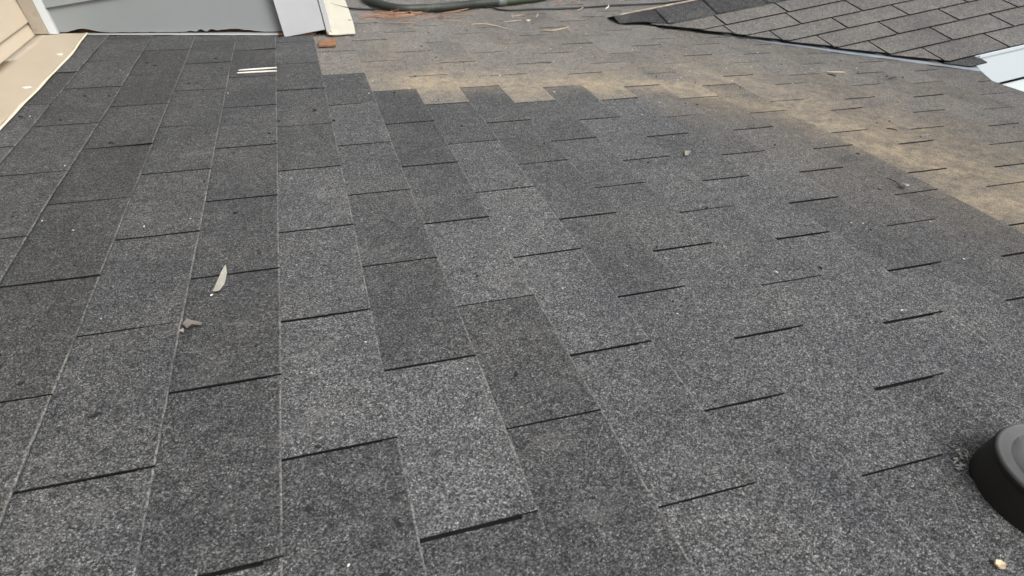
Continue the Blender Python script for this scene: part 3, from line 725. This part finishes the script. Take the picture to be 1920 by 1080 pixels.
leaf('wood_flake', [(u-.006,v-.003),(u-.001,v-.0055),(u+.007,v-.001),(u+.006,v+.004),(u-.002,v+.0055),(u-.006,v+.002)], M['yellowleaf'], 'small cream coloured flake in the bottom right corner', 'flake', curl=.003, thick=.002)
strand('plastic_sliver', WHITE_CHIP, .0018, M['sealant'], 'tiny curved white sliver on grey shingles right of the middle', 'sliver')
for i, lab in ((0, 'upper of two parallel thin pale strips near the grey wall'), (1, 'lower and brighter of two parallel pale strips near the grey wall')):
    a, b = STREAK[2*i], STREAK[2*i+1]
    strand('pale_strip', [a, (a[0]*.7+b[0]*.3, a[1]*.7+b[1]*.3), (a[0]*.3+b[0]*.7, a[1]*.3+b[1]*.7), b], .0032, M['sealant'], lab, 'strip', 'pair of pale strips', n=.0062)
# nail
u, v = NAIL[0]
nl = thing('roofing_nail', 'raised round metal nail head casting a dark shadow at right', 'nail', ROT @ Matrix.Translation((u, v, .0150)) @ Matrix.Rotation(math.radians(-6), 4, 'X'))
bm = bmesh.new(); add_lathe(bm, [(0,.0018),(.0080,.0016),(.0098,.0006),(.0094,-.0006),(0,-.0010)], 24); smooth(obj('head', bm, M['nail'], nl))
bm = bmesh.new(); add_lathe(bm, [(.0022,-.001),(.0022,-.018)], 10); obj('shank', bm, M['nail'], nl)
# loose crumbs and grit nobody could count
bm = bmesh.new(); rr = random.Random(4)
def chipm(bm, u, v, n, sx, sy, sz, rz):
    ret = bmesh.ops.create_icosphere(bm, subdivisions=1, radius=1)
    R_ = Matrix.Rotation(rz, 3, 'Z')
    for x in ret['verts']:
        k = 1 + .35*noise.noise(x.co*3 + Vector((u*90, v*90, 0)))
        x.co = R_ @ Vector((x.co.x*sx*k, x.co.y*sy*k, x.co.z*sz*k)) + Vector((u, v, n))
for (u, v) in DARKBITS: chipm(bm, u, v, .0065, .008*rr.uniform(.5, 1.1), .0026, .0018, rr.uniform(-.4, .6))
for i in range(150):
    u, v = rr.uniform(-.6, 2.6), rr.uniform(.4, 3.3)
    s = rr.uniform(.0012, .0036); chipm(bm, u, v, .0060, s*1.6, s*.9, s*.6, rr.uniform(0, 3))
o = obj('dark_crumbs', bm, M['crumb']); o.matrix_world = ROT.copy(); tag(o, 'scattered dark crumbs of asphalt and bark on the shingles', 'crumbs', kind='stuff')
bm = bmesh.new()
for i in range(190):
    if rr.random() < .6: u, v = rr.uniform(.15, 2.3), rr.uniform(1.95, 3.4)
    else: u, v = rr.uniform(-.65, 2.6), rr.uniform(.4, 2.6)
    s = rr.uniform(.0008, .0022) if v < 2 else rr.uniform(.0010, .0030)
    chipm(bm, u, v, .0058, s*1.5, s, s*.6, rr.uniform(0, 3))
o = obj('pale_grit', bm, M['grit']); o.matrix_world = ROT.copy(); tag(o, 'scattered pale grit and petals over the shingles', 'grit', kind='stuff')
# litter caught behind the vent
bm = bmesh.new()
LIT = [(.878,.392),(.866,.388),(.857,.386),(.848,.382),(.841,.374),(.842,.366),(.870,.396)]
for i in range(24):
    p, q = LIT[i % 6], LIT[(i+1) % 6]; f = rr.random()
    chipm(bm, p[0]+(q[0]-p[0])*f+rr.gauss(0, .003), p[1]+(q[1]-p[1])*f+rr.gauss(0, .003), .007+rr.random()*.002, rr.uniform(.001, .0055), rr.uniform(.0006, .0016), .0010, rr.uniform(0, 3.1))
o = obj('leaf_litter', bm, M['deadleaf']); o.matrix_world = ROT.copy(); tag(o, 'bits of leaf litter caught along the rim of the black vent', 'litter', kind='stuff')
bpy.context.view_layer.update()
